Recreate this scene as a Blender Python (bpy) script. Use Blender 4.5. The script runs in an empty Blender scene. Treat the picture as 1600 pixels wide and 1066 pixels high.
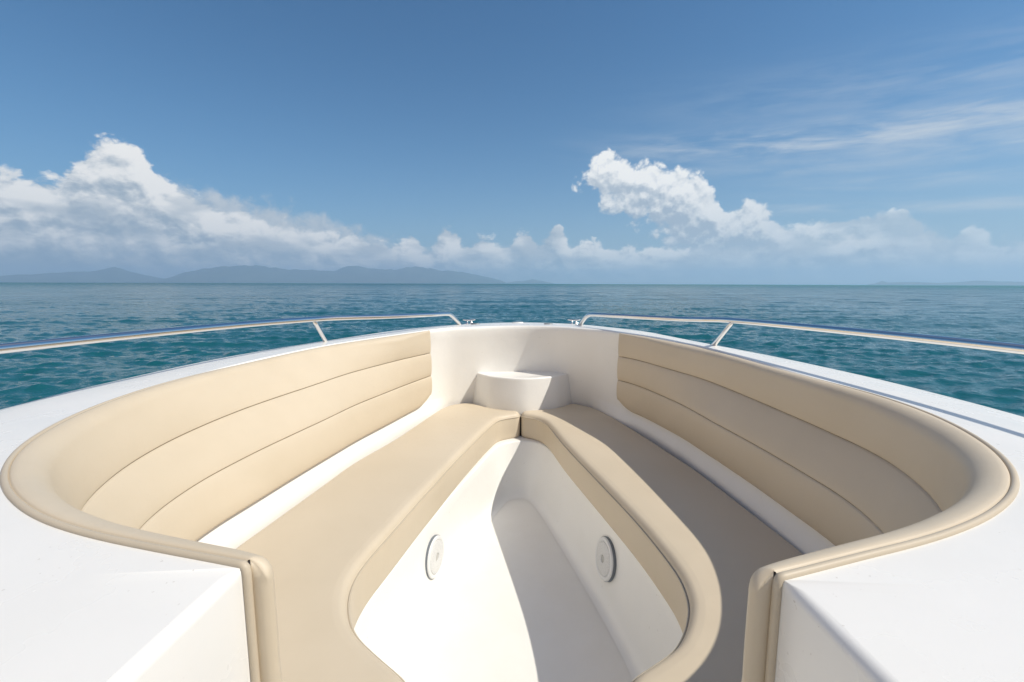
import bpy, bmesh, math, random
import numpy as np
from mathutils import Vector, Matrix
# Boat frame: metres, origin at the photographer's eye, +y to the bow, +x to starboard.
EYE = 1.90                       # eye height above the water
HEEL = -0.0031                   # the boat heels a fraction of a degree to port
FOCAL = 15.75
PITCH = math.atan(90 / 700)
SUN_EL, SUN_AZ = math.radians(48), math.radians(106)     # azimuth clockwise from +y
sc = bpy.context.scene
col = sc.collection
rnd = random.Random(4)

# ------------------------------------------------------------------ node helpers
class G:
    """small expression builder for shader node trees"""
    def __init__(s, tree): s.t = tree; s.n = tree.nodes; s.l = tree.links
    def new(s, typ, **k):
        n = s.n.new(typ)
        for a, b in k.items(): setattr(n, a, b)
        return n
    def put(s, sock, v):
        if isinstance(v, bpy.types.NodeSocket): s.l.new(v, sock)
        elif v is not None: sock.default_value = v
    def m(s, op, a, b=None, c=None, clamp=False):
        n = s.new('ShaderNodeMath', operation=op, use_clamp=clamp)
        s.put(n.inputs[0], a)
        if b is not None: s.put(n.inputs[1], b)
        if c is not None: s.put(n.inputs[2], c)
        return n.outputs[0]
    def add(s, a, b): return s.m('ADD', a, b)
    def sub(s, a, b): return s.m('SUBTRACT', a, b)
    def mul(s, a, b): return s.m('MULTIPLY', a, b)
    def smooth(s, x, lo, hi, a=0.0, b=1.0):
        n = s.new('ShaderNodeMapRange', interpolation_type='SMOOTHSTEP')
        for i, v in enumerate((x, lo, hi, a, b)): s.put(n.inputs[i], v)
        return n.outputs[0]
    def lin(s, x, lo, hi, a=0.0, b=1.0):
        n = s.new('ShaderNodeMapRange')
        for i, v in enumerate((x, lo, hi, a, b)): s.put(n.inputs[i], v)
        return n.outputs[0]
    def vec(s, x, y, z=0.0):
        n = s.new('ShaderNodeCombineXYZ')
        for i, v in enumerate((x, y, z)): s.put(n.inputs[i], v)
        return n.outputs[0]
    def noise(s, v, scale, detail=4, rough=.55, dist=0.0, lac=2.0, dim='3D'):
        n = s.new('ShaderNodeTexNoise', noise_dimensions=dim)
        s.put(n.inputs['Vector'], v); n.inputs['Scale'].default_value = scale
        n.inputs['Detail'].default_value = detail; n.inputs['Roughness'].default_value = rough
        n.inputs['Distortion'].default_value = dist; n.inputs['Lacunarity'].default_value = lac
        return n.outputs['Fac']
    def mix(s, f, a, b):
        n = s.new('ShaderNodeMix', data_type='RGBA')
        s.put(n.inputs[0], f); s.put(n.inputs[6], a); s.put(n.inputs[7], b)
        return n.outputs[2]
    def curve(s, x, pts, lo, hi, vmax):
        """piecewise linear profile over azimuth: returns elevation in degrees"""
        n = s.new('ShaderNodeFloatCurve')
        c = n.mapping.curves[0]
        P = [((a - lo) / (hi - lo), e / vmax) for a, e in pts]
        c.points[0].location = P[0]; c.points[1].location = P[-1]
        for p in P[1:-1]: c.points.new(*p)
        for p in c.points: p.handle_type = 'AUTO_CLAMPED'
        n.mapping.extend = 'HORIZONTAL'; n.mapping.update()
        s.put(n.inputs['Value'], s.lin(x, lo, hi))
        return s.mul(n.outputs[0], vmax)

def material(name, base, rough, metallic=0.0, build=None, coat=0.0, spec=.5):
    m = bpy.data.materials.new(name); m.use_nodes = True
    g = G(m.node_tree); p = m.node_tree.nodes['Principled BSDF']
    p.inputs['Base Color'].default_value = (*base, 1); p.inputs['Roughness'].default_value = rough
    p.inputs['Metallic'].default_value = metallic; p.inputs['Coat Weight'].default_value = coat
    p.inputs['Specular IOR Level'].default_value = spec
    if build: build(g, p)
    return m
def bump(g, p, h, strength, dist):
    b = g.new('ShaderNodeBump'); b.inputs['Strength'].default_value = strength; b.inputs['Distance'].default_value = dist
    g.put(b.inputs['Height'], h); g.l.new(b.outputs[0], p.inputs['Normal'])
def objco(g): return g.new('ShaderNodeTexCoord').outputs['Object']
def geopos(g): return g.new('ShaderNodeNewGeometry').outputs['Position']

def b_gel(g, p):
    co = objco(g)
    n = g.noise(co, 3, 5, .6)
    specks = g.smooth(g.noise(co, 150, 1, .4), .755, .785)
    big = g.smooth(g.noise(co, 5, 2), .50, .62)
    c = g.mix(g.lin(n, .3, .7), (.785, .775, .74, 1), (.81, .80, .77, 1))
    c = g.mix(g.mul(g.mul(specks, big), .35), c, (.35, .30, .24, 1))
    g.put(p.inputs['Base Color'], c)
    g.put(p.inputs['Roughness'], g.lin(n, .3, .7, .20, .34))
    bump(g, p, g.noise(co, 2.5, 2), .10, .02)
def b_liner(g, p):
    co = objco(g); n = g.noise(co, 4, 5, .6)
    specks = g.smooth(g.noise(co, 60, 1, .4), .775, .80)
    c = g.mix(g.lin(n, .3, .7), (.81, .80, .765, 1), (.835, .825, .795, 1))
    g.put(p.inputs['Base Color'], g.mix(g.mul(specks, .25), c, (.4, .35, .28, 1)))
    bump(g, p, g.noise(co, 6, 3), .12, .02)
def b_floor(g, p):
    co = objco(g); n = g.noise(co, 5, 5, .6)
    g.put(p.inputs['Base Color'], g.mix(g.lin(n, .3, .7), (.795, .775, .73, 1), (.825, .81, .77, 1)))
    w = g.new('ShaderNodeTexWave', wave_type='BANDS', bands_direction='X'); w.inputs['Scale'].default_value = 60
    g.l.new(co, w.inputs['Vector'])
    bump(g, p, g.add(g.mul(w.outputs['Fac'], .4), g.noise(co, 300, 2)), .10, .002)
def vinyl(a, b):
    def f(g, p):
        co = objco(g); n = g.noise(co, 2.2, 5, .6)
        g.put(p.inputs['Base Color'], g.mix(g.lin(n, .32, .68), (*a, 1), (*b, 1)))
        g.put(p.inputs['Roughness'], g.lin(g.noise(co, 9, 4), .3, .7, .42, .56))
        v = g.new('ShaderNodeTexVoronoi'); v.inputs['Scale'].default_value = 420; g.l.new(co, v.inputs['Vector'])
        mp = g.new('ShaderNodeMapping'); g.l.new(co, mp.inputs[0]); mp.inputs['Scale'].default_value = (1, .45, 1)
        wr = g.noise(mp.outputs[0], 13, 4, .5, 1.2)
        h = g.add(g.add(g.mul(v.outputs['Distance'], .008), g.mul(g.noise(co, 4.0, 3, .5), .75)), g.mul(g.mul(wr, g.smooth(n, .45, .7)), .12))
        bump(g, p, h, .45, .012)
    return f
M = dict(
    gel=material('white_gelcoat', (.82, .82, .8), .25, build=b_gel),
    liner=material('cream_white_liner', (.8, .79, .76), .35, build=b_liner),
    floor=material('moulded_floor', (.8, .79, .75), .45, build=b_floor),
    vinyl=material('beige_vinyl', (.62, .52, .38), .48, build=vinyl((.585, .50, .375), (.62, .535, .41)), spec=.4),
    pipe=material('beige_piping', (.52, .43, .31), .5, build=vinyl((.51, .44, .335), (.55, .475, .365)), spec=.4),
    steel=material('polished_steel', (.80, .79, .77), .09, 1.0),
    plastic=material('white_plastic', (.74, .74, .73), .35),
    grille=material('speaker_grille', (.62, .62, .61), .5),
    cap=material('speaker_cap', (.48, .47, .44), .4),
    seam=material('seam_thread', (.16, .115, .06), .8),
    hinge=material('grey_fitting', (.16, .18, .20), .4),
)
def b_grille(g, p):
    v = g.new('ShaderNodeTexVoronoi'); v.inputs['Scale'].default_value = 260; g.l.new(objco(g), v.inputs['Vector'])
    d = g.smooth(v.outputs['Distance'], .25, .45)
    g.put(p.inputs['Base Color'], g.mix(d, (.52, .52, .51, 1), (.68, .68, .67, 1))); bump(g, p, d, .3, .001)
b_grille(G(M['grille'].node_tree), M['grille'].node_tree.nodes['Principled BSDF'])

# ------------------------------------------------------------------ mesh helpers
BOAT = Matrix.Translation((0, 0, EYE)) @ Matrix.Rotation(HEEL, 4, 'Y')      # boat frame -> world
def link(name, me, mat, parent=None, origin=(0, 0, 0), smooth=True):
    """mesh given in boat coordinates; its object origin is put at `origin`"""
    me.transform(Matrix.Translation(-Vector(origin)))
    if mat: me.materials.append(mat)
    if smooth:
        for p in me.polygons: p.use_smooth = True
    o = bpy.data.objects.new(name, me); col.objects.link(o)
    if parent is None: o.matrix_world = BOAT @ Matrix.Translation(origin)
    else:
        o.parent = parent; o.location = Vector(origin) - Vector(parent['o'] if 'o' in parent.keys() else (0, 0, 0))
    o['o'] = origin
    return o
def tag(o, label=None, cat=None, group=None, kind=None):
    for k, v in (('label', label), ('category', cat), ('group', group), ('kind', kind)):
        if v: o[k] = v
    return o
def grid(rows, closed=False, flip=False):
    """rows: list of equal-length point lists -> bmesh of quads"""
    bm = bmesh.new(); addgrid(bm, rows, closed, flip); return bm
def addgrid(bm, rows, closed=False, flip=False):
    V = [[bm.verts.new(p) for p in r] for r in rows]
    n = len(rows[0])
    for a, b in zip(V[:-1], V[1:]):
        for i in range(n if closed else n - 1):
            j = (i + 1) % n
            f = [a[i], a[j], b[j], b[i]]
            if flip: f.reverse()
            try: bm.faces.new(f)
            except ValueError: pass
    return V
def done(bm, name, normals=True, weld=1e-5):
    bmesh.ops.remove_doubles(bm, verts=bm.verts, dist=weld)
    if normals: bmesh.ops.recalc_face_normals(bm, faces=bm.faces)
    me = bpy.data.meshes.new(name); bm.to_mesh(me); bm.free(); return me
def cat(P, n, closed=False):
    """Catmull-Rom through points, n samples, even in length"""
    P = [np.array(p, float) for p in P]
    out = []
    N = len(P)
    for i in range(N - 1 if not closed else N):
        p0 = P[i - 1] if (i > 0 or closed) else 2 * P[0] - P[1]
        p1, p2 = P[i], P[(i + 1) % N]
        p3 = P[(i + 2) % N] if (i + 2 < N or closed) else 2 * P[-1] - P[-2]
        for t in np.linspace(0, 1, 12, endpoint=False):
            out.append(.5 * (2 * p1 + (p2 - p0) * t + (2 * p0 - 5 * p1 + 4 * p2 - p3) * t * t + (3 * p1 - p0 - 3 * p2 + p3) * t ** 3))
    out.append(P[0] if closed else P[-1])
    Q = np.array(out); d = np.r_[0, np.cumsum(np.linalg.norm(np.diff(Q, axis=0), axis=1))]
    t = np.linspace(0, d[-1], n)
    return np.stack([np.interp(t, d, Q[:, i]) for i in range(Q.shape[1])], 1)
def tube(path, r, seg=14, caps=True):
    bm = bmesh.new(); addtube(bm, path, r, seg, caps); return bm
def addtube(bm, path, r, seg=14, caps=True):
    path = [Vector(p) for p in path]; rows = []
    up = Vector((0, 0, 1)); prev = None
    for i, p in enumerate(path):
        t = (path[min(i + 1, len(path) - 1)] - path[max(i - 1, 0)]).normalized()
        if prev is None:
            a = t.cross(up if abs(t.z) < .9 else Vector((1, 0, 0))).normalized()
        else: a = (prev - t * prev.dot(t)).normalized()
        prev = a; b = t.cross(a)
        rr = r[i] if hasattr(r, '__len__') else r
        rows.append([p + (a * math.cos(2 * math.pi * k / seg) + b * math.sin(2 * math.pi * k / seg)) * rr for k in range(seg)])
    V = addgrid(bm, rows, True)
    if caps:
        for R in (V[0], V[-1]):
            try: bm.faces.new(R)
            except ValueError: pass
def smooth1(A, it):
    A = np.array(A, float)
    for _ in range(it):
        B = A.copy(); B[1:-1] = .5 * A[1:-1] + .25 * (A[:-2] + A[2:]); A = B
    return A
def deckz(y): return -.40 + .055 * min(max((y - .5) / 2.9, 0), 1) ** 1.2
STN = dict(
    L=[[-0.646, 3.333, 0.824, -0.567, 0.037, 0.037, 0.035], [-0.72, 3.225, 0.824, -0.567, 0.052, 0.066, 0.069], [-0.794, 3.118, 0.825, -0.565, 0.069, 0.099, 0.108], [-0.869, 3.01, 0.829, -0.56, 0.086, 0.133, 0.151], [-0.942, 2.902, 0.838, -0.546, 0.104, 0.167, 0.192], [-1.014, 2.792, 0.856, -0.516, 0.122, 0.198, 0.229], [-1.082, 2.681, 0.884, -0.467, 0.139, 0.224, 0.259], [-1.139, 2.564, 0.914, -0.405, 0.155, 0.244, 0.28], [-1.185, 2.442, 0.938, -0.345, 0.165, 0.259, 0.295], [-1.225, 2.318, 0.955, -0.295, 0.168, 0.269, 0.306], [-1.262, 2.192, 0.969, -0.246, 0.165, 0.273, 0.313], [-1.291, 2.065, 0.981, -0.192, 0.157, 0.27, 0.315], [-1.313, 1.937, 0.991, -0.132, 0.147, 0.261, 0.311], [-1.326, 1.807, 0.998, -0.069, 0.137, 0.247, 0.301], [-1.331, 1.676, 1.0, 0.001, 0.128, 0.231, 0.284], [-1.328, 1.546, 0.996, 0.084, 0.12, 0.213, 0.26], [-1.314, 1.417, 0.983, 0.183, 0.112, 0.194, 0.235], [-1.284, 1.29, 0.955, 0.297, 0.103, 0.173, 0.213], [-1.238, 1.169, 0.909, 0.416, 0.094, 0.155, 0.197], [-1.177, 1.054, 0.845, 0.534, 0.085, 0.142, 0.182], [-1.101, 0.95, 0.763, 0.646, 0.079, 0.132, 0.168], [-1.01, 0.857, 0.666, 0.746, 0.078, 0.124, 0.155], [-0.907, 0.778, 0.558, 0.83, 0.079, 0.116, 0.141], [-0.795, 0.713, 0.449, 0.894, 0.081, 0.108, 0.127], [-0.674, 0.665, 0.355, 0.935, 0.083, 0.101, 0.114], [-0.55, 0.629, 0.295, 0.955, 0.084, 0.095, 0.104], [-0.425, 0.597, 0.269, 0.963, 0.085, 0.091, 0.097], [-0.384, 0.586, 0.264, 0.964, 0.085, 0.09, 0.095]],
    R=[[0.797, 3.188, -0.791, -0.612, 0.035, 0.035, 0.035], [0.868, 3.09, -0.839, -0.544, 0.043, 0.048, 0.049], [0.928, 2.986, -0.878, -0.478, 0.05, 0.063, 0.064], [0.979, 2.876, -0.904, -0.428, 0.058, 0.08, 0.082], [1.028, 2.764, -0.921, -0.389, 0.065, 0.099, 0.103], [1.076, 2.652, -0.939, -0.344, 0.069, 0.118, 0.125], [1.117, 2.538, -0.959, -0.283, 0.067, 0.135, 0.141], [1.145, 2.421, -0.976, -0.217, 0.064, 0.146, 0.151], [1.164, 2.301, -0.986, -0.168, 0.061, 0.151, 0.155], [1.181, 2.18, -0.99, -0.14, 0.06, 0.152, 0.156], [1.197, 2.059, -0.992, -0.125, 0.06, 0.151, 0.158], [1.212, 1.938, -0.994, -0.113, 0.06, 0.15, 0.16], [1.225, 1.817, -0.995, -0.101, 0.06, 0.149, 0.162], [1.237, 1.696, -0.997, -0.082, 0.06, 0.15, 0.166], [1.248, 1.575, -0.999, -0.04, 0.062, 0.152, 0.169], [1.255, 1.453, -0.999, 0.042, 0.064, 0.153, 0.17], [1.247, 1.334, -0.987, 0.162, 0.066, 0.148, 0.166], [1.218, 1.217, -0.955, 0.298, 0.066, 0.138, 0.16], [1.173, 1.105, -0.904, 0.428, 0.065, 0.128, 0.152], [1.115, 0.999, -0.836, 0.549, 0.066, 0.121, 0.144], [1.043, 0.903, -0.748, 0.663, 0.068, 0.115, 0.137], [0.956, 0.819, -0.645, 0.764, 0.071, 0.11, 0.129], [0.857, 0.749, -0.539, 0.842, 0.074, 0.106, 0.121], [0.751, 0.692, -0.443, 0.896, 0.077, 0.101, 0.113], [0.638, 0.646, -0.37, 0.929, 0.08, 0.097, 0.106], [0.523, 0.609, -0.328, 0.945, 0.083, 0.093, 0.1], [0.407, 0.572, -0.314, 0.95, 0.085, 0.091, 0.096], [0.369, 0.56, -0.312, 0.95, 0.085, 0.09, 0.095]],
)
from mathutils.geometry import delaunay_2d_cdt
# ------------------------------------------------------------------ the boat
KS, KF = 1.075, 1.15                  # depth of the seats and of the floor below the eye
FZ = -1.33 * KF
O = (0, 1.8, FZ)
sc2 = lambda P, k: [tuple(c * k for c in p) for p in P]
boat = bpy.data.objects.new('motorboat', None); col.objects.link(boat)
boat.matrix_world = BOAT @ Matrix.Translation(O); boat['o'] = O
tag(boat, 'white motorboat bow with an open seating well, beige backrests and steel rails', 'boat')
def part(name, bm, mat, parent=boat, origin=O, **k):
    return link(name, done(bm, name, **k), M[mat], parent, origin)
def catidx(P, per=4):
    P = [np.array(p, float) for p in P]; N = len(P); out = []
    for i in range(N - 1):
        p0 = P[i - 1] if i else 2 * P[0] - P[1]; p1, p2 = P[i], P[i + 1]
        p3 = P[i + 2] if i + 2 < N else 2 * P[-1] - P[-2]
        for t in np.linspace(0, 1, per, endpoint=False):
            out.append(.5 * (2 * p1 + (p2 - p0) * t + (2 * p0 - 5 * p1 + 4 * p2 - p3) * t * t + (3 * p1 - p0 - 3 * p2 + p3) * t ** 3))
    out.append(P[-1]); return np.array(out)
def zg(y):
    f = min(max((y - 1) / 2.1, 0), 1)
    return -.565 + .047 * f, -.712 + .02 * f, -.866 - .022 * f
def sharpen(S):
    S = np.array(S); n = len(S)
    w = np.clip((np.arange(n) - 15) / 5, 0, 1)
    v = np.clip((np.arange(n) - 21) / 6, 0, 1)
    S[:, 4] *= (1 + .12 * w) * (1 - .56 * v); S[:, 5] *= (1 + .1 * w) * (1 - .54 * v); S[:, 6] *= (1 + .08 * w) * (1 - .52 * v)
    lip = np.exp(-((np.arange(n) - 19) / 3.4) ** 2) * .019          # the turn of the coaming is fuller
    S[:, :2] -= S[:, 2:4] * lip[:, None]; S[:, 5] += lip; S[:, 6] += lip; S[:, 4] += lip * .6
    return S
ST = {k: sharpen(v) for k, v in STN.items()}
# --- liner: walls of the seating well, all round the bow
def liner_row(s):
    x, y, nx, ny, d1, d2, d3 = s; z = deckz(y); z1, z2, z3 = zg(y)
    def q(d, zz): return (x + nx * d, y + ny * d, zz)
    return [q(.002, z), q(.006, z - .001), q(.012, z - .006), q(.0125, z - .03), q(min(.0125, d1 - .045), z - .08), q(d1 - .05, z1),
            q(d2 - .05, z2), q(d3 - .035, z3), q(d3 - .03, z3 - .02), q(d3 + .012, -.955), q(d3 + .010, -1.02), q(d3 + .010, -1.165)]
bow_top = [(-.51, 3.478), (-.322, 3.566), (-.105, 3.645), (.11, 3.668), (.311, 3.62), (.48, 3.51), (.665, 3.36)]
bow_bot = [(-.50, 3.27), (-.41, 3.34), (-.19, 3.435), (.085, 3.465), (.345, 3.43), (.51, 3.335), (.60, 3.24)]
bow_bot = sc2(bow_bot, KS)
rows = [liner_row(s) for s in ST['L'][::-1]]
zs = [p[2] for p in rows[-1]]
for (a, b), (c, d) in zip(bow_top, bow_bot):
    n = np.array([.085 - a, 2.5 - b]); n /= np.linalg.norm(n)
    r = []
    for k, (off, dz) in enumerate(((-.02, 0), (-.009, -.002), (-.002, -.009), (.001, -.03))):
        r.append((a + n[0] * off, b + n[1] * off, deckz(b) + dz))
    z0 = deckz(b) - .03
    for zz in zs[4:]:
        t = min((z0 - zz) / (z0 + .955), 1.3)
        r.append((a + (c - a) * t, b + (d - b) * t, zz))
    rows.append(r)
rows += [liner_row(s) for s in ST['R']]
rows = catidx(rows, 5)
part('cockpit_liner', grid(rows.tolist()), 'liner')
rim = rows[:, 0]                                           # where the deck meets the well
# --- deck
iL = rim[:len(ST['L']) * 5 - 4][::-1]                      # bow end -> aft corner, port
EDGE = .016
def walk_x(sx, y, corner): return sx * (abs(corner[0]) + .0005 + (.40 - abs(corner[0]) if sx < 0 else .012) * min(max((corner[1] - y) / .25, 0), 1))
def deck_inner(sx, corner):
    P = [(walk_x(sx, y, corner) + sx * EDGE, y) for y in (-2.5, -1.2, -.2, .25, .33, .42, .50)]
    cy = corner[1]
    return P + [(walk_x(sx, cy, corner) + sx * EDGE, cy - .022), (walk_x(sx, cy, corner) + sx * (EDGE - .010), cy - .009), (corner[0], cy)]
NB = len(bow_top)
k0 = (len(ST['L']) - 1) * 5; k1 = k0 + (NB + 1) * 5
mid = (k0 + k1) // 2
out_c = [(-1.72, -2.5), (-1.725, -1), (-1.725, .4), (-1.718, 1.462), (-1.691, 1.80), (-1.60, 2.261), (-1.473, 2.587), (-1.30, 2.91), (-1.14, 3.19), (-.948, 3.53), (-.695, 3.876), (-.415, 4.14), (-.17, 4.275), (.085, 4.325),
         (.335, 4.275), (.585, 4.14), (.835, 3.85), (1.02, 3.53), (1.16, 3.15), (1.295, 2.80), (1.445, 2.41), (1.57, 1.95), (1.618, 1.60), (1.635, 1.3), (1.64, .4), (1.65, -1), (1.65, -2.5)]
out_c = cat(out_c, 400)
def resamp(P, n):
    P = np.array(P); d = np.r_[0, np.cumsum(np.linalg.norm(np.diff(P, axis=0), axis=1))]
    t = np.linspace(0, d[-1], n); return np.stack([np.interp(t, d, P[:, i]) for i in range(P.shape[1])], 1)
bow_i = int(np.argmax(out_c[:, 1]))
def split_y(P, ys):
    """cut an aft->bow polyline at the given y values"""
    idx = [0] + [int(np.argmin(abs(P[:, 1] - y))) for y in ys] + [len(P) - 1]
    return [P[a:b + 1] for a, b in zip(idx[:-1], idx[1:])]
bm = bmesh.new()
for sx, inner, outer in ((-1, rim[:mid + 1], out_c[:bow_i + 1]), (1, rim[mid:][::-1], out_c[bow_i:][::-1])):
    aft = np.array(deck_inner(sx, inner[0]))
    lip = int(np.argmax(abs(inner[:, 0]) * (inner[:, 1] < 2)))
    segs_i = [aft, inner[:lip + 1, :2], inner[lip:, :2]]
    segs_o = split_y(outer, (.45, 1.65))
    rr = []
    for si, so in zip(segs_i, segs_o):
        if si is aft: si = np.r_[resamp(aft[:8], 40), aft[8:]]
        so = resamp(so, len(si))
        for a, b in zip(si, so):
            row = []
            for t in np.r_[np.linspace(0, .9, 7), .95, .985, 1]:
                p = a + (b - a) * t
                row.append((p[0], p[1], deckz(p[1]) - .03 * t ** 2.2 - .012 * max(0, (t - .9) / .1) ** 2))
            rr.append(row)
    addgrid(bm, rr)
    # rounded edge and side wall of the walkway
    pl = aft[:]; e = EDGE
    W = [(walk_x(sx, p[1], inner[0]), p[1]) for p in pl[:8]] + [(walk_x(sx, inner[0][1], inner[0]) - sx * .001, pl[8][1] + .001), tuple(pl[9])]
    crn = ST['L' if sx < 0 else 'R'][-1]
    A = np.r_[resamp(np.c_[pl, W][:8], 50), np.c_[pl, W][8:]]
    rr = []
    for p in A:
        row = []; z = deckz(p[1])
        for ph in np.linspace(0, math.pi / 2, 9):
            s_, c_ = math.sin(ph), math.cos(ph)
            row.append((p[0] + (p[2] - p[0]) * s_, p[1] + (p[3] - p[1]) * s_, z - e * (1 - c_)))
        row += [(p[2], p[3], zz) for zz in (-.5, -.7, -.95, FZ - .006)]
        rr.append(row)
    addgrid(bm, rr)
    tn = (crn[3] * sx, -crn[2] * sx)
    if tn[0] * sx > 0: tn = (-tn[0], -tn[1])                # towards the walkway
    addgrid(bm, [[(crn[0] + crn[2] * d + tn[0] * e, crn[1] + crn[3] * d + tn[1] * e, deckz(.55) + z) for e, z in ((-.008, .0005), (-.002, -.001), (.001, -.004), (.0015, -.012), (.0015, -.2), (.0015, -.5), (.0015, -1.1))] for d in (-.006, .002, .012, .02)])
part('deck', bm, 'gel')
# --- hull sides
tanv = np.gradient(out_c, axis=0); tanv /= np.linalg.norm(tanv, axis=1)[:, None]
nv = np.stack([tanv[:, 1], -tanv[:, 0]], 1)
rr = []
for p, n in zip(out_c, nv):
    z = deckz(p[1]) - .039
    fl = 1 + .8 * min(max((p[1] - 1.5) / 2.6, 0), 1)
    rr.append([(p[0] - n[0] * d * fl, p[1] - n[1] * d * fl, z + dz) for d, dz in ((.006, 0), (-.012, -.012), (-.016, -.05), (0, -.07), (.06, -.35), (.2, -.8), (.4, -1.25), (.75, -1.75))])
bm = grid(rr)
tr = [v for v in rr[0]] ; tl = [v for v in rr[-1]]
addgrid(bm, [tr, tl])
part('hull', bm, 'gel')
# --- floor
bm = bmesh.new()
addgrid(bm, [[(x, y, FZ - .001) for x in np.linspace(-.66, .72, 8)] for y in np.linspace(-2.4, 3.2, 12)])
part('floor', bm, 'floor')
# --- bench fronts round the foot well
lowc = [(-.222, .60), (-.222, .80), (-.232, .925), (-.30, .985), (-.40, 1.062), (-.452, 1.115), (-.492, 1.20), (-.508, 1.30), (-.488, 1.42), (-.454, 1.577), (-.389, 1.896), (-.281, 2.282), (-.172, 2.64), (-.105, 2.86), (-.035, 2.95), (.065, 2.982),
        (.165, 2.955), (.238, 2.835), (.343, 2.437), (.453, 1.896), (.494, 1.679), (.525, 1.472), (.537, 1.30), (.522, 1.18), (.48, 1.105), (.415, 1.04), (.33, .982), (.255, .925), (.245, .80), (.245, .60)]
floc = [(-.20, .60), (-.20, .80), (-.205, .95), (-.26, 1.02), (-.34, 1.10), (-.385, 1.16), (-.415, 1.23), (-.425, 1.31), (-.42, 1.42), (-.395, 1.51), (-.328, 1.80), (-.235, 2.17), (-.135, 2.48), (-.07, 2.63), (-.01, 2.675), (.07, 2.69),
        (.135, 2.645), (.185, 2.54), (.262, 2.26), (.365, 1.83), (.41, 1.63), (.447, 1.43), (.455, 1.31), (.445, 1.22), (.41, 1.15), (.36, 1.09), (.28, 1.02), (.225, .95), (.22, .80), (.22, .60)]
lowc, floc = sc2(lowc, KS), sc2(floc, KF)
LZ = -1.09 * KS
AB = smooth1(catidx([(p[0], p[1], q[0], q[1]) for p, q in zip(lowc, floc)], 7), 4)
rr = []
for i, (x0, y0, x1, y1) in enumerate(AB):
    dx, dy = AB[min(i + 1, len(AB) - 1)][2:] - AB[max(i - 1, 0)][2:]
    L_ = math.hypot(dx, dy); n = (dy / L_, -dx / L_)       # towards the foot well
    row = [(x0 - n[0] * .12, y0 - n[1] * .12, LZ + .011), (x0 - n[0] * .012, y0 - n[1] * .012, LZ + .011), (x0 - n[0] * .003, y0 - n[1] * .003, LZ + .008), (x0, y0, LZ)]
    for t in (.15, .3, .45, .6, .72):
        row.append((x0 + (x1 - x0) * t, y0 + (y1 - y0) * t, LZ + (FZ - LZ) * t))
    px, py, pz = row[-1]
    ex, ey = x1 + n[0] * .055, y1 + n[1] * .055
    qx, qy = x1, y1
    for t in np.linspace(.125, 1, 8):                       # cove into the floor
        u = 1 - t
        row.append((u * u * px + 2 * u * t * qx + t * t * ex, u * u * py + 2 * u * t * qy + t * t * ey, u * u * pz + (1 - u * u) * (FZ + .0005)))
    rr.append(row)
part('bench_base', grid(rr), 'liner')
# --- small step in the bow
tp = cat([(-.30, 3.50), (-.283, 3.405), (-.20, 3.29), (-.117, 3.228), (.085, 3.165), (.29, 3.232), (.375, 3.295), (.452, 3.40), (.468, 3.50)], 70)
bt = cat([(-.315, 3.48), (-.298, 3.375), (-.215, 3.265), (-.135, 3.20), (.085, 3.135), (.295, 3.20), (.378, 3.268), (.455, 3.37), (.468, 3.48)], 70)
tp, bt = np.array(tp) * KS, np.array(bt) * KS
cx, cy = .085 * KS, 3.45 * KS
T0 = -.68 * KS
rr = []
for p, q in zip(tp, bt):
    v = np.array([cx - p[0], cy - p[1]]); v /= np.linalg.norm(v)
    row = [(q[0], q[1], -1.03)] + [(q[0] + (p[0] - q[0]) * t, q[1] + (p[1] - q[1]) * t, -.99 + (T0 - .012 + .99) * t) for t in (0, .5, 1)]
    for ph in np.linspace(.3, math.pi / 2, 5):
        d = .012 * (1 - math.cos(ph)); row.append((p[0] + v[0] * d, p[1] + v[1] * d, T0 - .012 + .012 * math.sin(ph)))
    for d, z in ((.028, T0), (.033, T0 - .0005), (.036, T0 - .003)):
        row.append((p[0] + v[0] * d, p[1] + v[1] * d, z))
    for t in (.3, .65, 1):
        a = np.array([p[0] + v[0] * .036, p[1] + v[1] * .036]); b = np.array([cx + (p[0] - cx) * .15, 3.49 * KS])
        a = a + (b - a) * t; row.append((a[0], a[1], T0 - .003))
    rr.append(row)
part('bow_step', grid(rr), 'liner')

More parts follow.
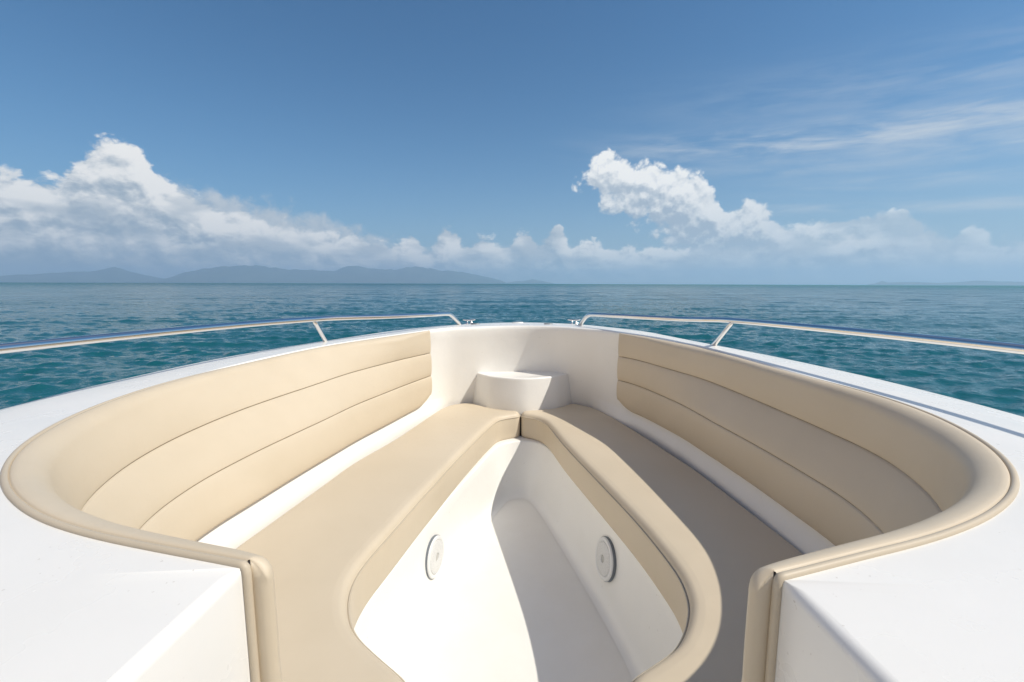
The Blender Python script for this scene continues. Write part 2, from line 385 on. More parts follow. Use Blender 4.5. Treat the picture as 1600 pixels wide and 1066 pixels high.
# --- backrest pads with piping and end trim
def pad(side, sg):
    S = smooth1(catidx(ST[side], 5), 3)
    tan = np.gradient(S[:, :2], axis=0); tan /= np.linalg.norm(tan, axis=1)[:, None]
    n_st = len(S); rr = []; pipe = []
    def wfr(i): u = min(max((.55 - i / n_st) / .2, 0), 1); return u * u * (3 - 2 * u)
    def profile(s, cut, gd=1.0, wf=0.0):
        x, y, nx, ny, d1, d2, d3 = s; z0 = deckz(y); z1, z2, z3 = zg(y)
        if cut > 0:
            f = min(cut / abs(z3 - z2), .9); z3, d3 = z3 + (z2 - z3) * f, d3 + (d2 - d3) * f
        R = min(max(d1 - .017, .016), .058)
        pr = [(.0005, -.004), (.003, .0005), (.010, .002), (.0125, .0015), (.014, .004)]
        phe = .6
        for ph in np.linspace(.6, 1.5, 40):                  # where the roll runs smoothly into the face
            if math.atan2(.006 - R * (1 - math.cos(ph)) - (z1 - z0), max(d1 - .017 - R * math.sin(ph), 1e-4)) > ph: phe = ph
        for ph in np.linspace(0, phe, 10):
            pr.append((.017 + R * math.sin(ph), .006 - R * (1 - math.cos(ph))))
        pr = [(d + .010 * wf * (1 - k / 16), z0 + z - .013 * wf * (1 - k / 16)) for k, (d, z) in enumerate(pr)]
        def run(a, b, amp, lo=0., hi=1.):
            for t in (.02, .05, .10, .18, .3, .45, .6, .75, .86, .93, .97, .99):
                bb = gd * amp * (1 - abs(2 * t - 1) ** 3.2)
                if lo: bb = gd * amp * min(1, t * 2.5) * (1 - t ** 7)
                pr.append((a[0] + (b[0] - a[0]) * t + bb, a[1] + (b[1] - a[1]) * t))
        A = pr[-1]
        run(A, (d1, z1), .006, lo=1)
        pr.append((d1 - .016 * gd, z1)); run((d1, z1), (d2, z2), .011)
        pr.append((d2 - .016 * gd, z2)); run((d2, z2), (d3, z3), .011)
        pr += [(d3 - .004, z3 - .006), (d3 - .014, z3 - .012), (d3 - .04, z3 - .013)]
        return pr
    def put(s, pr): return [(s[0] + s[2] * d, s[1] + s[3] * d, z) for d, z in pr]
    # rounded bow end
    for ph in (90, 60, 35, 15):
        e = .022; a = math.radians(ph)
        pr = profile(S[0], .055, 1, 1); pr = [(d - e * (1 - math.cos(a)) * 1.3 if k > 3 else d, z) for k, (d, z) in enumerate(pr)]
        q = S[0].copy(); q[:2] = S[0][:2] - tan[0] * e * math.sin(a); rr.append(put(q, pr))
    for i in range(n_st):
        c = .055 * max(0, 1 - i / 7) ** 2.2
        pr = profile(S[i], c, min(1, .08 + (n_st - 1 - i) / 9), wfr(i)); rr.append(put(S[i], pr))
    s_, t_ = S[-1], tan[-1]; base = profile(s_, 0, .08); zt = deckz(s_[1])
    def fk(k): u = min(max((k - 4) / 6, 0), 1); return u * u * (3 - 2 * u)
    def at_(d, e, z): return (s_[0] + s_[2] * d + t_[0] * e, s_[1] + s_[3] * d + t_[1] * e, z)
    for ph in (12, 25, 40, 55, 70, 82, 90):
        sh, sn = 1 - math.cos(math.radians(ph)), math.sin(math.radians(ph))
        pr = [(d - .016 * sh * fk(k), .028 * sn * fk(k), z - .022 * sh * fk(k) * max(0, 1 - max(0, zt - z) / .14)) for k, (d, z) in enumerate(base)]
        rr.append([at_(*p) for p in pr])
    for d0, e0 in ((.018, .026), (.0145, .018), (.0125, .006)):
        rr.append([at_(min(d, d0) if k > 5 else d, min(e, e0), z - .002 * fk(k)) for k, (d, e, z) in enumerate(pr)])
    o = part('backrest', grid(rr), 'vinyl', origin=(sg * 1.1, 1.8, -.85))
    o['label'] = ('sunlit port backrest in beige vinyl with three long channels' if sg < 0 else 'shaded starboard backrest in beige vinyl with three long channels')
    path = [(s[0] + s[2] * (.0065 + .010 * wfr(i + 6)), s[1] + s[3] * (.0065 + .010 * wfr(i + 6)), deckz(s[1]) + .001 - .013 * wfr(i + 6)) for i, s in enumerate(S[6:])]
    e = np.array(path[-1]); t = tan[-1]
    path += [tuple(e + np.array([t[0] * .003, t[1] * .003, -.003])), tuple(e + np.array([t[0] * .0045, t[1] * .0045, -.012]))]
    b = np.array(path[-1])
    path += [(b[0], b[1], z) for z in np.linspace(b[2] - .02, -1.0, 14)]
    rad = [.0030 + .0032 * min(1, max(0, (i - 8) / 40)) for i in range(len(path))]
    part('piping', tube(path, rad, 10), 'pipe', o, (sg * 1.1, 1.8, -.85))
    for k in (0, 1):                                        # stitched seams in the two channels
        th = [(s[0] + s[2] * (s[4 + k] - .0070), s[1] + s[3] * (s[4 + k] - .0070), zg(s[1])[k]) for s in S[1:-14]]
        part('seam', tube(th, .0040, 8), 'seam', o, (sg * 1.1, 1.8, -.85))
    return o
pad('L', -1); pad('R', 1)

# --- bow rails
def rail(pts, foot, top, aft, cls):
    fs = lambda p: tuple(c * (1 + .042 * min(max((p[1] - 1.3) / 2, 0), 1)) for c in p)
    pts, foot, top = [fs(p) for p in pts], fs(foot), fs(top)
    P = cat(pts, 120)
    org = (float(P[60][0]), float(P[60][1]), -.36)
    o = part('bow_rail', tube(P, .0155, 16), 'steel', origin=org)
    o['label'] = cls
    f, t = np.array(foot), np.array(top)
    path = [f + (t - f) * k for k in np.linspace(0, 1, 10)]
    bm = tube(path, [.019, .0145] + [.0125] * 8, 14)
    addtube(bm, [f + np.array([0, 0, -.02]), f + np.array([0, 0, .004]), f + np.array([0, 0, .006])], [.030, .030, .022], 18)
    part('stanchion', bm, 'steel', o, org)
    a = np.array(pts[0]); bm = tube([a + np.array([0, 0, -.03]), a + np.array([0, 0, .006]), a + np.array([0, 0, .009])], [.03, .03, .02], 18)
    part('rail_foot', bm, 'steel', o, org)
rail([(-.425, 3.70, -.345), (-.455, 3.59, -.285), (-.482, 3.50, -.243), (-.497, 3.465, -.235), (-.525, 3.41, -.232), (-.60, 3.28, -.228), (-.843, 2.95, -.218), (-1.0, 2.74, -.208), (-1.132, 2.55, -.203), (-1.33, 2.05, -.196), (-1.516, 1.3, -.192), (-1.60, .5, -.19), (-1.63, -.6, -.19), (-1.64, -2.2, -.19)],
     (-1.150, 2.76, -.372), (-1.130, 2.55, -.212), None, 'port bow rail in polished steel')
rail([(.555, 3.66, -.345), (.572, 3.56, -.285), (.588, 3.48, -.247), (.602, 3.45, -.239), (.63, 3.40, -.235), (.72, 3.26, -.232), (1.018, 2.85, -.223), (1.13, 2.63, -.211), (1.21, 2.45, -.202), (1.364, 1.9, -.195), (1.494, 1.28, -.191), (1.55, .5, -.19), (1.575, -.6, -.19), (1.58, -2.2, -.19)],
     (1.190, 2.635, -.374), (1.208, 2.45, -.211), None, 'starboard bow rail in polished steel')
# --- cleats and hatch hinges on the foredeck
def cleat(x, y, rot):
    z = deckz(y) - .012
    bm = bmesh.new(); c, s = .75 * math.cos(rot), .75 * math.sin(rot)
    L_ = lambda a, b, h: (x + a * c - b * s, y + a * s + b * c, z + h * .75)
    addtube(bm, [L_(a, 0, .045 + .006 * (a / .07) ** 2) for a in np.linspace(-.075, .075, 12)], [.003] + [.006] * 10 + [.003], 10)
    for a in (-.022, .022):
        addtube(bm, [L_(a * 1.5, 0, -.01), L_(a * 1.4, 0, .004), L_(a, 0, .014), L_(a, 0, .043)], [.016, .014, .008, .0075], 10)
    part('cleat', bm, 'steel', origin=(x, y, z))
cleat(-.38, 3.96, .15); cleat(.55, 3.96, -.15)
def slab(name, x, y, sx, sy, h, mat):
    z = deckz(y) - .006
    bm = bmesh.new(); bmesh.ops.create_cube(bm, size=1, matrix=Matrix.Translation((x, y, z)) @ Matrix.Diagonal((sx, sy, h, 1)))
    bmesh.ops.bevel(bm, geom=bm.edges[:], offset=.003, segments=2, affect='EDGES')
    part(name, bm, mat, origin=(x, y, z), smooth=True) if False else link(name, done(bm, name), M[mat], boat, (x, y, z))
slab('hatch_hinge', -.317, 3.85, .072, .035, .022, 'hinge'); slab('hatch_hinge', .312, 3.83, .075, .035, .022, 'hinge')
slab('light_lens', .052, 4.02, .10, .05, .012, 'plastic')
# --- round speakers in the bench fronts
def speaker(loc, nrm, label):
    q = Vector(nrm).to_track_quat('Z', 'Y'); loc = Vector(loc)
    def lathe(prof, seg=48):
        bm = bmesh.new()
        addgrid(bm, [[loc + q @ Vector((r * math.cos(2 * math.pi * k / seg), r * math.sin(2 * math.pi * k / seg), h)) for k in range(seg)] for r, h in prof], True)
        return bm
    o = part('speaker', lathe([(.099, -.01), (.099, .004), (.097, .008), (.092, .0105), (.086, .0115), (.083, .0095), (.080, .009), (.079, .006), (.02, .002)]), 'plastic', origin=tuple(loc))
    o['label'] = label
    part('gasket', lathe([(.1012, -.012), (.1012, .0012), (.1005, .002), (.0985, .002)]), 'hinge', o, tuple(loc))
    part('grille', lathe([(.0785, .004), (.0785, .0085), (.074, .0105), (.05, .0125), (.022, .0132), (.0185, .0125), (.018, .006)]), 'grille', o, tuple(loc))
    part('centre_cap', lathe([(.0185, .004), (.0178, .0095), (.012, .0115), (.004, .0122), (.0005, .0122)]), 'cap', o, tuple(loc))
speaker((-.3833, 2.080, -1.3526), (.970, -.238, .051), 'round white speaker in the sunlit port bench front')
speaker((.4527, 2.032, -1.3316), (-.972, -.183, .148), 'round white speaker in the shaded starboard bench front')

# --- seat cushions (lie loose on the benches)
def cushion(side, outline, inner_n, label):
    """outline: counter-clockwise corner points; the first inner_n belong to the front edge"""
    P = np.array(outline)
    if side == 'R': P = P[::-1]
    P = cat([tuple(p) for p in P], 420, closed=True)[:-1]
    Ps = P.copy()
    for _ in range(3): Ps = .5 * Ps + .25 * (np.roll(Ps, 1, 0) + np.roll(Ps, -1, 0))
    P = Ps
    t = np.roll(P, -1, 0) - np.roll(P, 1, 0); t /= np.linalg.norm(t, axis=1)[:, None]
    area = .5 * np.sum(P[:, 0] * np.roll(P[:, 1], -1) - np.roll(P[:, 0], -1) * P[:, 1])
    n = np.stack([-t[:, 1], t[:, 0]], 1) * (1 if area > 0 else -1)      # inward
    for _ in range(4): n = .5 * n + .25 * (np.roll(n, 1, 0) + np.roll(n, -1, 0))
    n /= np.linalg.norm(n, axis=1)[:, None]
    def ring(d, z): return [(p[0] + q[0] * d, p[1] + q[1] * d, z) for p, q in zip(P, n)]
    B, T = LZ + .011, -.9675
    prof = [(.06, B + .001), (.03, B + .0005), (.008, B + .001), (.002, B + .009), (.0, B + .024), (-.001, B + .08), (.0, T - .045), (.002, T - .036), (.004, T - .032), (.003, T - .028)]
    R = .034
    for ph in np.linspace(.15, math.pi / 2, 8):
        prof.append((.003 + R * (1 - math.cos(ph)), T - .037 + R * math.sin(ph)))
    prof += [(.043, T - .0018), (.050, T - .0012)]
    bm = bmesh.new()
    V = addgrid(bm, [ring(d, z) for d, z in prof], True)
    top = V[-1]; N = len(top)
    res = delaunay_2d_cdt([v.co.xy for v in top], [(i, (i + 1) % N) for i in range(N)], [], 1, 1e-7)
    tv = [top[o[0]] if o else None for o in res[3]]
    for f in res[2]:
        if all(tv[i] for i in f): bm.faces.new([tv[i] for i in f])
    c = P.mean(0); org = (float(c[0]), float(c[1]), B)
    o = link('seat_cushion', done(bm, 'seat_cushion'), M['vinyl'], None, org)
    tag(o, label, 'cushion', 'bench seat cushions')
    bm = bmesh.new()
    pth = ring(.0005, T - .032); rows_ = []
    for k, p in enumerate(pth):
        q = n[k]
        rows_.append([(p[0] + q[0] * .0035 * math.cos(a), p[1] + q[1] * .0035 * math.cos(a), p[2] + .0035 * math.sin(a)) for a in np.linspace(0, 2 * math.pi, 7)[:-1]])
    rows_.append(rows_[0]); addgrid(bm, rows_, True)
    link('piping', done(bm, 'piping'), M['pipe'], o, org)
    return o
def aft_edge(side, i0, i1, off=.006):
    S = ST[side]; return [((s[0] + s[2] * (s[6] + off + .03)) / KS, (s[1] + s[3] * (s[6] + off + .03)) / KS) for s in S[i1:i0:-1]]
outL = [(.053, 3.05), (.0, 3.025), (-.05, 2.995), (-.092, 2.955), (-.125, 2.87), (-.18, 2.69), (-.282, 2.304), (-.356, 1.988), (-.401, 1.793), (-.450, 1.564), (-.485, 1.402), (-.494, 1.304), (-.485, 1.228), (-.469, 1.178), (-.445, 1.125), (-.405, 1.07), (-.326, 1.002), (-.255, .945), (-.226, .90), (-.222, .82), (-.222, .74), (-.24, .69), (-.29, .668)]
outL += aft_edge('L', 15, 26) + [(-.969, 1.446), (-.934, 1.615), (-.87, 1.93), (-.816, 2.188), (-.702, 2.52), (-.62, 2.83), (-.556, 3.08), (-.50, 3.24), (-.43, 3.315), (-.33, 3.352), (-.29, 3.34), (-.215, 3.262), (-.135, 3.197), (-.04, 3.155), (.035, 3.137), (.053, 3.125), (.055, 3.10)]
outR = [(.068, 3.05), (.12, 3.02), (.165, 2.985), (.205, 2.93), (.24, 2.82), (.305, 2.45), (.399, 2.029), (.465, 1.734), (.5, 1.552), (.525, 1.368), (.527, 1.274), (.512, 1.191), (.49, 1.139), (.462, 1.09), (.415, 1.032), (.352, .988), (.285, .945), (.255, .90), (.248, .82), (.248, .73), (.268, .68), (.315, .655)]
outR += aft_edge('R', 15, 26) + [(1.0, 1.40), (.975, 1.629), (.92, 2.048), (.865, 2.31), (.79, 2.633), (.69, 3.0), (.62, 3.18), (.54, 3.28), (.45, 3.335), (.378, 3.262), (.295, 3.197), (.19, 3.16), (.09, 3.137), (.069, 3.125), (.066, 3.10)]
cushion('L', sc2(outL, KS), 0, 'sunlit beige seat cushion on the port bench, left of the seam at the bow')
cushion('R', sc2(outR, KS), 0, 'shaded beige seat cushion on the starboard bench, sunlit only along its front edge')
from mathutils import noise as mnoise
# ------------------------------------------------------------------ camera and sun
cam = bpy.data.cameras.new('camera'); co_ = bpy.data.objects.new('camera', cam); col.objects.link(co_)
cam.lens = FOCAL; cam.sensor_width = 36; cam.clip_start = .02; cam.clip_end = 60000
co_.matrix_world = BOAT @ Matrix.Rotation(math.pi / 2 - PITCH, 4, 'X')
sc.camera = co_
sun = bpy.data.lights.new('sun', 'SUN'); so = bpy.data.objects.new('sun', sun); col.objects.link(so)
sun.energy = 4.6; sun.angle = math.radians(.53); sun.color = (1, .935, .825)
sd = Vector((math.sin(SUN_AZ) * math.cos(SUN_EL), math.cos(SUN_AZ) * math.cos(SUN_EL), math.sin(SUN_EL)))
so.rotation_euler = sd.to_track_quat('Z', 'Y').to_euler(); so.location = sd * 50
# ------------------------------------------------------------------ sky and clouds
wd = bpy.data.worlds.new('World'); sc.world = wd; wd.use_nodes = True
g = G(wd.node_tree); g.n.clear()
sky = g.new('ShaderNodeTexSky', sky_type='NISHITA'); sky.sun_disc = False
sky.sun_elevation = SUN_EL; sky.sun_rotation = SUN_AZ; sky.altitude = 0; sky.air_density = 1.0; sky.dust_density = .6; sky.ozone_density = 2.5
dirv = g.new('ShaderNodeTexCoord').outputs['Generated']
sep = g.new('ShaderNodeSeparateXYZ'); g.l.new(dirv, sep.inputs[0])
X, Y, Z = sep.outputs
DEG = 180 / math.pi
AZ = g.mul(g.m('ARCTAN2', X, Y), DEG)
EL = g.mul(g.m('ARCSINE', Z), DEG)
# cumulus layers: an outline in azimuth/elevation, roughened by billows
def billow(p, scale):
    v = g.new('ShaderNodeTexVoronoi', feature='SMOOTH_F1', voronoi_dimensions='2D'); v.normalize = True
    v.inputs['Scale'].default_value = scale; v.inputs['Detail'].default_value = 2.6; v.inputs['Roughness'].default_value = .52
    v.inputs['Lacunarity'].default_value = 2.3; v.inputs['Smoothness'].default_value = .35
    g.l.new(p, v.inputs['Vector']); return g.sub(1, v.outputs['Distance'])
def warp(p, s1, a1):
    n = g.new('ShaderNodeTexNoise', noise_dimensions='2D'); n.inputs['Scale'].default_value = s1; n.inputs['Detail'].default_value = 4
    g.l.new(p, n.inputs['Vector'])
    v = g.new('ShaderNodeVectorMath', operation='MULTIPLY_ADD'); g.l.new(n.outputs['Color'], v.inputs[0]); v.inputs[1].default_value = (a1,) * 3
    o = g.new('ShaderNodeVectorMath', operation='SUBTRACT'); g.l.new(p, o.inputs[0]); o.inputs[1].default_value = (a1 / 2,) * 3
    g.l.new(o.outputs[0], v.inputs[2]); return v.outputs[0]
BANK = [(-75, 7), (-60, 8.5), (-52, 9.0), (-47.7, 9.2), (-45.5, 9.0), (-43.4, 10.2), (-41.5, 12.5), (-39.9, 13.2), (-38.2, 12.0), (-36.8, 10.2), (-34.5, 9.0), (-30.1, 7.2), (-25.8, 6.6), (-21.2, 5.8), (-17.8, 5.4), (-15, 4.9), (-12.6, 5.5), (-10.5, 4.5), (-7.9, 6.6), (-5.5, 4.9), (-3.2, 6.0), (-1, 4.7), (1.6, 6.6), (3.5, 5.0), (5.6, 7.4), (7.6, 4.8), (10, 5.3), (12.6, 4.3), (18.6, 4.3), (24, 4.4), (28, 4.4), (30, 6.0), (33, 6.3), (36.4, 6.3), (39.8, 7.0), (42, 4.6), (43.5, 3.4), (45.2, 5.2), (47, 3.2), (52, 3), (75, 4)]
VEIL = [(-75, 6), (-50, 7), (-40, 9.6), (-36, 10.4), (-33, 10.2), (-30.1, 9.5), (-25.8, 9.0), (-21.2, 8.0), (-17.8, 6.8), (-12, 4.8), (-5, 4.2), (5, 4.2), (20, 3.5), (30, 5), (40, 5.5), (50, 4), (75, 3)]
CTOP = [(-75, 0), (6.6, 9.5), (7.4, 12.3), (8.1, 13.3), (9.2, 13.4), (10.2, 15.2), (11.2, 15.5), (12.5, 14.6), (14.2, 14.2), (16.4, 14.1), (18.3, 12.9), (20, 12.8), (21.7, 12.2), (23.9, 9.8), (25.6, 8.0), (27.0, 9.1), (27.9, 9.2), (29.3, 7.8), (31, 5.8), (34, 4.2), (38, 2.2), (43, 1), (75, 0)]
CBOT = [(-75, 16), (5.0, 13.5), (7.1, 12.6), (9.0, 11.9), (10.6, 9.8), (11.8, 8.8), (16.3, 7.0), (19.3, 4.4), (21.9, 2.2), (24, .5), (29.5, 0), (75, 0)]
def height(A, E, kind):
    p = g.vec(A, g.add(g.mul(E, 1.5 if kind == 'bank' else 1.15), {'bank': 3.0, 'tower': 11.0, 'veil': 23.0}[kind]))
    if kind == 'tower':
        w = warp(p, .5, .9); b = billow(w, .42); n = g.noise(w, .9, 6, .6, dim='2D')
        t = g.sub(g.curve(A, CTOP, -75, 75, 16), E); u = g.sub(E, g.curve(A, CBOT, -75, 75, 16))
        e = g.m('SMOOTH_MIN', g.mul(t, .42), g.mul(u, .20), .25)
        e = g.m('MINIMUM', e, 1.3)
        return g.add(e, g.add(g.mul(g.sub(b, .62), 1.7), g.mul(g.sub(n, .5), .38)))
    if kind == 'bank':
        w = warp(p, .35, 1.5); b = billow(w, .40); n = g.noise(w, .55, 7, .62, dim='2D')
        e = g.m('MINIMUM', g.mul(g.sub(g.curve(A, BANK, -75, 75, 16), E), .40), 1.1)
        return g.add(e, g.add(g.mul(g.sub(b, .62), 1.0), g.mul(g.sub(n, .5), .9)))
    w = warp(p, .25, 2.0); n = g.noise(w, .42, 7, .6, dim='2D')
    e = g.m('MINIMUM', g.mul(g.sub(g.curve(A, VEIL, -75, 75, 16), E), .35), 1.0)
    return g.add(e, g.mul(g.sub(n, .5), 1.6))
base = g.new('ShaderNodeVectorMath', operation='MULTIPLY'); g.l.new(sky.outputs[0], base.inputs[0]); base.inputs[1].default_value = (.34, .74, .99)
color = base.outputs[0]
K = 8.9    # a sunlit cloud in the units of the sky texture
# low haze over the sea
hz = g.m('POWER', 2.718, g.mul(g.m('MAXIMUM', EL, 0), -1 / 5.5))
mid = g.m('POWER', 2.718, g.mul(g.m('MAXIMUM', EL, 0), -1 / 11))
color = g.mix(g.mul(mid, .42), color, (K * .34, K * .60, K * .80, 1))
color = g.mix(g.mul(hz, g.lin(AZ, -30, 30, .55, .95)), color, (K * .62, K * .66, K * .68, 1))
# thin high streaks, mostly to starboard
def streak(slope, c, wdt, lo, hi, s):
    e = g.sub(g.sub(EL, c), g.mul(g.sub(AZ, 30), slope))
    band = g.m('POWER', 2.718, g.mul(g.mul(e, e), -1 / (wdt * wdt)))
    side = g.smooth(AZ, lo, hi)
    n = g.noise(g.vec(g.mul(AZ, .12), g.mul(e, .75), c), 1.0, 4, .6, .4)
    return g.mul(g.mul(band, side), g.smooth(n, .30, .78, 0, s))
ci = streak(-.05, 14.5, 1.6, 2, 32, .95)
for a in ((-.03, 12.0, 1.0, 12, 40, .45), (-.06, 7.9, .55, 24, 31, .75), (-.04, 10.0, .8, 20, 40, .40), (-.06, 18.5, 2.6, 5, 45, .30), (-.02, 6.9, .4, 34, 24, .0)):
    ci = g.add(ci, streak(*a))
color = g.mix(g.m('MINIMUM', ci, .8), color, (K * .72, K * .77, K * .82, 1))
def layer(color, kind, lo, hi, dx, dy, gain, bias, lit, dark, opac, fade):
    H = height(AZ, EL, kind); H2 = height(g.add(AZ, dx), g.add(EL, dy), kind)
    al = g.smooth(H, lo, hi)
    sh = g.m('ADD', g.mul(g.sub(H, H2), gain), bias, clamp=True)
    sh = g.smooth(sh, 0, 1)
    if kind == 'bank':      # sunlit heads above, grey decks below
        big = g.noise(g.vec(AZ, g.mul(EL, 2.6), 5.0), .16, 3, .5, 0, 2.0, '2D')
        sh = g.mul(sh, g.m('MINIMUM', g.add(g.smooth(EL, 6, 12), g.smooth(big, .32, .60, .34, 1.0)), 1.0))
    if kind == 'tower':
        al = g.mul(g.mul(al, g.smooth(EL, .3, 5.5)), g.smooth(AZ, 36, 28))
        sh = g.m('ADD', sh, g.add(g.lin(EL, 4, 14, -.22, .15), g.lin(AZ, 8, 30, .08, -.12)), clamp=True)
    if kind == 'bank': al = g.mul(al, g.lin(AZ, 22, 42, 1, .62))
    c = g.mix(sh, tuple(K * v for v in dark) + (1,), tuple(K * v for v in lit) + (1,))
    c = g.mix(g.m('POWER', 2.718, g.mul(g.m('MAXIMUM', EL, 0), -1 / fade)), c, (K * .58, K * .625, K * .65, 1))
    return g.mix(g.mul(al, opac), color, c)
color = layer(color, 'veil', .0, .70, .5, .9, .55, .42, (.78, .81, .83), (.40, .50, .61), .88, 1.2)
color = layer(color, 'bank', .0, .32, .45, .8, 1.1, .50, (1.17, 1.14, 1.09), (.41, .50, .59), .97, .8)
color = layer(color, 'tower', .0, .36, .15, .7, 1.0, .50, (1.14, 1.13, 1.10), (.47, .56, .66), 1.0, 1.6)
# unseen warm cloud cover overhead and behind, added as fill light
fill_cov = g.m('MAXIMUM', g.smooth(EL, 45, 70, 0, .34), g.mul(g.smooth(g.m('ABSOLUTE', AZ), 62, 95), g.smooth(EL, 40, 15)))
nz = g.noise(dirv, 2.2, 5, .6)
fill_cov = g.mul(fill_cov, g.smooth(nz, .32, .56, 0, .95))
color = g.mix(fill_cov, color, (K * 1.42, K * 1.06, K * .76, 1))
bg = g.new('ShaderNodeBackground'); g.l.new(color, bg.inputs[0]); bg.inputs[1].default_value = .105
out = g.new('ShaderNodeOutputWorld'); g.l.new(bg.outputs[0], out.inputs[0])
wd.cycles.sampling_method = 'MANUAL'; wd.cycles.sample_map_resolution = 512

# ------------------------------------------------------------------ sea
rng = np.random.default_rng(7)
waves = []
for lam, cnt, amp in ((15, 3, .030), (9, 5, .020), (5.5, 6, .015), (3.2, 9, .010), (1.9, 12, .0080), (1.1, 16, .0068), (.65, 18, .0046)):
    for _ in range(cnt):
        l = lam * rng.uniform(.75, 1.3); th = rng.normal(math.radians(100), .62)
        waves.append((2 * math.pi / l, math.cos(th), math.sin(th), amp * rng.uniform(.5, 1.2), rng.uniform(0, 6.28), l))
def sea_z(x, y, spacing):
    z = np.zeros_like(x)
    for k, cx_, cy_, a, ph, l in waves:
        f = np.clip((l / np.maximum(spacing, 1e-3) - 2.5) / 3, 0, 1)
        s = np.sin(k * (cx_ * x + cy_ * y) + ph + .6 * np.sin(.21 * (x * cy_ - y * cx_) + ph * 3))
        z += a * f * (1 - 2 * np.abs(s) ** 1.35 * .8 + .0) if l < 4 else a * f * s
    return z
def sea_mesh(th, r):
    TH, R = np.meshgrid(th, r); x, y = R * np.sin(TH), R * np.cos(TH)
    sp = np.maximum(R * .0031, np.gradient(r)[:, None] * np.ones_like(R))
    z = sea_z(x, y, sp) - R ** 2 / 1.274e7          # the earth's curve puts the horizon at 4.6 km
    return np.stack([x, y, z], -1).reshape(-1, 3), len(r), len(th)
r = [.8]
while r[-1] < 15500: r.append(r[-1] * (1.0075 if r[-1] < 300 else 1.02))
r = np.array(r)
front = np.radians(np.arange(-66, 66.001, .178)); back = np.radians(np.linspace(66, 294, 80))
vs, fs, n0 = [], [], 0
for th in (front, back):
    v, nr, nt = sea_mesh(th, r); vs.append(v)
    i = np.arange(nr - 1)[:, None] * nt + np.arange(nt - 1)[None, :]
    fs.append(np.stack([i, i + nt, i + nt + 1, i + 1], -1).reshape(-1, 4)[:, ::-1] + n0); n0 += len(v)
vs = np.concatenate(vs); fs = np.concatenate(fs)
me = bpy.data.meshes.new('sea')
me.vertices.add(len(vs)); me.vertices.foreach_set('co', vs.astype(np.float32).ravel())
me.loops.add(len(fs) * 4); me.loops.foreach_set('vertex_index', fs.astype(np.int32).ravel())
me.polygons.add(len(fs)); me.polygons.foreach_set('loop_start', np.arange(0, len(fs) * 4, 4, dtype=np.int32))
me.update(calc_edges=True); me.validate()
me.polygons.foreach_set('use_smooth', np.ones(len(fs), bool))
def b_sea(g, p):
    co = geopos(g)
    big = g.noise(co, .0016, 4, .6); fine = g.noise(co, .09, 3, .5)
    sx = g.new('ShaderNodeSeparateXYZ'); g.l.new(co, sx.inputs[0])
    shal = g.smooth(g.add(g.add(sx.outputs[0], g.mul(sx.outputs[1], .22)), g.mul(g.sub(g.noise(co, .003, 3), .5), 900)), -50, 900)
    gust = g.smooth(g.noise(co, .018, 4, .6), .35, .65)
    g.put(p.inputs['Base Color'], g.mix(shal, g.mix(g.lin(big, .36, .64), (.005, .074, .104, 1), (.010, .118, .128, 1)), (.026, .175, .168, 1)))
    mp = g.new('ShaderNodeMapping'); g.l.new(co, mp.inputs[0]); mp.inputs['Scale'].default_value = (.55, 1.0, 1)
    v = mp.outputs[0]
    h = g.add(g.mul(g.noise(v, 1.25, 6, .62, .6), .40), g.add(g.mul(g.noise(v, 4.2, 4, .6, .6), .12), g.mul(g.noise(v, .16, 3, .5), .75)))
    h = g.mul(h, g.lin(gust, 0, 1, .65, .95))
    bump(g, p, h, 1.0, .28)
    # waves too small to model show as gloss spread out by distance from the boat
    ln = g.new('ShaderNodeVectorMath', operation='LENGTH'); g.l.new(co, ln.inputs[0])
    far = g.smooth(g.m('LOGARITHM', ln.outputs['Value'], 10), 1.6, 3.2, 0, .30)
    g.put(p.inputs['Roughness'], g.add(far, g.lin(fine, .3, .7, .03, .08)))
    p.inputs['IOR'].default_value = 1.33; p.inputs['Specular IOR Level'].default_value = .36
ms = material('sea_water', (.004, .07, .085), .1, build=b_sea)
me.materials.append(ms)
sea = bpy.data.objects.new('sea', me); col.objects.link(sea); sea['kind'] = 'structure'
tag(sea, 'rippled teal sea reaching to the horizon', 'sea')

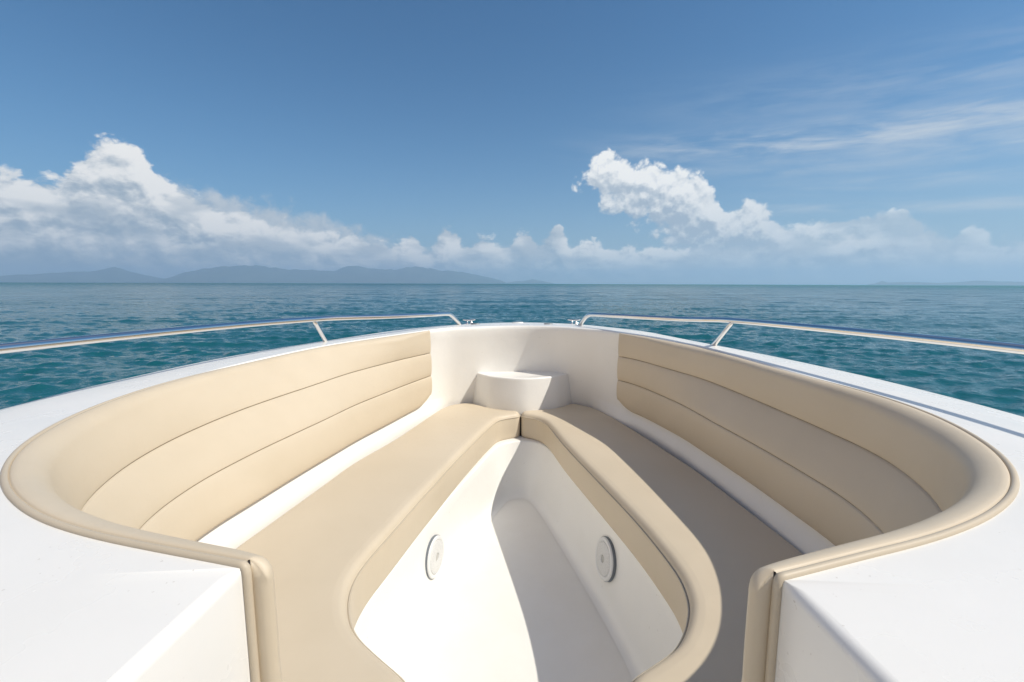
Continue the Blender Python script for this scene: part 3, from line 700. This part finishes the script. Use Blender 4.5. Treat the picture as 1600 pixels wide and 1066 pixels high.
# ------------------------------------------------------------------ far islands
def b_hill(g, p):
    co = geopos(g); n = g.noise(co, .004, 6, .65)
    g.put(p.inputs['Base Color'], g.mix(g.smooth(n, .35, .65), (.030, .055, .028, 1), (.075, .095, .050, 1)))
mh = material('forest_hills', (.05, .08, .04), .95, build=b_hill, spec=.1)
def island(name, prof, dist, depth, seed, label, wob=.12):
    a0, a1 = prof[0][0], prof[-1][0]
    na = int(max(60, (a1 - a0) * 9)); nd = 44
    az = np.linspace(a0, a1, na); el = np.interp(az, [p[0] for p in prof], [p[1] for p in prof])
    R_ = np.random.default_rng(seed)
    hh = np.tan(np.radians(np.maximum(el, 0))) * dist
    fine = sum(np.sin(az * f * 2.1 + R_.uniform(0, 6)) / f for f in (1.7, 3.1, 5.7, 9.3, 15)) * .10
    hh = hh * (1 + fine * .35)
    rows = []
    for j in range(nd):
        t = j / (nd - 1) * 2 - 1                               # -1 near shore .. 1 far shore
        row = []
        for i, a in enumerate(az):
            ridge = max(0.0, 1 - abs(t) ** 1.25)
            d = dist + t * depth
            rad = math.radians(a); x, y = d * math.sin(rad), d * math.cos(rad)
            f = mnoise.ridged_multi_fractal(Vector((x / 1500, y / 1500, seed)), 1.0, 2.1, 5, 1.0, 2.0) / 2 - .6
            row.append((x, y, hh[i] * ridge * (1 + f * wob * 8 * abs(t)) + f * 34 * ridge - d * d / 1.274e7 + 9 * ridge - 8))
        rows.append(row)
    o_ = (dist * math.sin(math.radians((a0 + a1) / 2)), dist * math.cos(math.radians((a0 + a1) / 2)), 0)
    bm = grid(rows); me = done(bm, name); me.transform(Matrix.Translation(-Vector(o_))); me.materials.append(mh)
    for p in me.polygons: p.use_smooth = True
    o = bpy.data.objects.new(name, me); col.objects.link(o); o.location = o_
    tag(o, label, 'island', kind='structure')
island('island', [(-60, .1), (-55, .5), (-51, .55), (-48.5, .6), (-46.3, .72), (-44.7, .95), (-42.5, 1.15), (-41.6, 1.5), (-41.2, 1.62), (-40.3, 1.2), (-38.9, .8), (-37.4, .45), (-36, .1)], 12500, 900, 2, 'low blue hills with one small peak on the far left horizon')
island('island', [(-39, .1), (-37.2, .55), (-35.8, 1.15), (-33.0, 1.72), (-31, 1.88), (-29.4, 1.95), (-27.5, 1.75), (-26.3, 1.6), (-24, 1.55), (-21.6, 1.42), (-20.4, 1.85), (-19.4, 2.12), (-18.2, 1.92), (-16.5, 1.72), (-14.6, 1.75), (-13, 2.05), (-11.9, 2.2), (-10.6, 2.0), (-9, 1.72), (-7.5, 1.62), (-5.5, 1.3), (-3.2, .85), (-1.6, .5), (-.6, .1)], 11500, 1100, 5, 'long mountainous island, hazy blue, under the left cloud bank')
island('island', [(-.9, .1), (.2, .3), (1.4, .35), (2.6, .58), (3.6, .42), (4.6, .2), (5.3, .05)], 11800, 300, 9, 'tiny low islet at the right end of the mountainous island')
island('island', [(38.2, .05), (38.8, .14), (39.3, .42), (39.8, .22), (40.6, .28), (42, .3), (43.5, .24), (45, .36), (46.4, .44), (47.3, .36), (48.6, .28), (51, .25), (54, .05)], 11800, 400, 12, 'low dark island on the right horizon')

# ------------------------------------------------------------------ air
HAZE = 1.6e-4
bm = bmesh.new(); bmesh.ops.create_cube(bm, size=1, matrix=Matrix.Translation((0, 0, 220)) @ Matrix.Diagonal((33000, 33000, 500, 1)))
mz = bpy.data.materials.new('haze'); mz.use_nodes = True; mz.node_tree.nodes.clear()
gz = G(mz.node_tree); pv = gz.new('ShaderNodeVolumePrincipled'); pv.inputs['Color'].default_value = (.54, .75, 1.0, 1); pv.inputs['Density'].default_value = HAZE; pv.inputs['Anisotropy'].default_value = .2
mo = gz.new('ShaderNodeOutputMaterial'); gz.l.new(pv.outputs[0], mo.inputs['Volume'])
me = done(bm, 'haze'); me.materials.append(mz)
hz_ = bpy.data.objects.new('haze', me); col.objects.link(hz_); tag(hz_, 'pale haze over the sea', 'haze', kind='stuff')

# ------------------------------------------------------------------ render settings
sc.view_settings.view_transform = 'Standard'; sc.view_settings.look = 'None'; sc.view_settings.gamma = 1
sc.view_settings.use_curve_mapping = False; sc.view_settings.exposure = -0.08
sc.cycles.use_denoising = True; sc.cycles.max_bounces = 12; sc.cycles.diffuse_bounces = 9; sc.cycles.glossy_bounces = 4; sc.cycles.volume_bounces = 1
sc.cycles.sample_clamp_indirect = 8
for o in bpy.data.objects:
    if 'o' in o.keys(): del o['o']
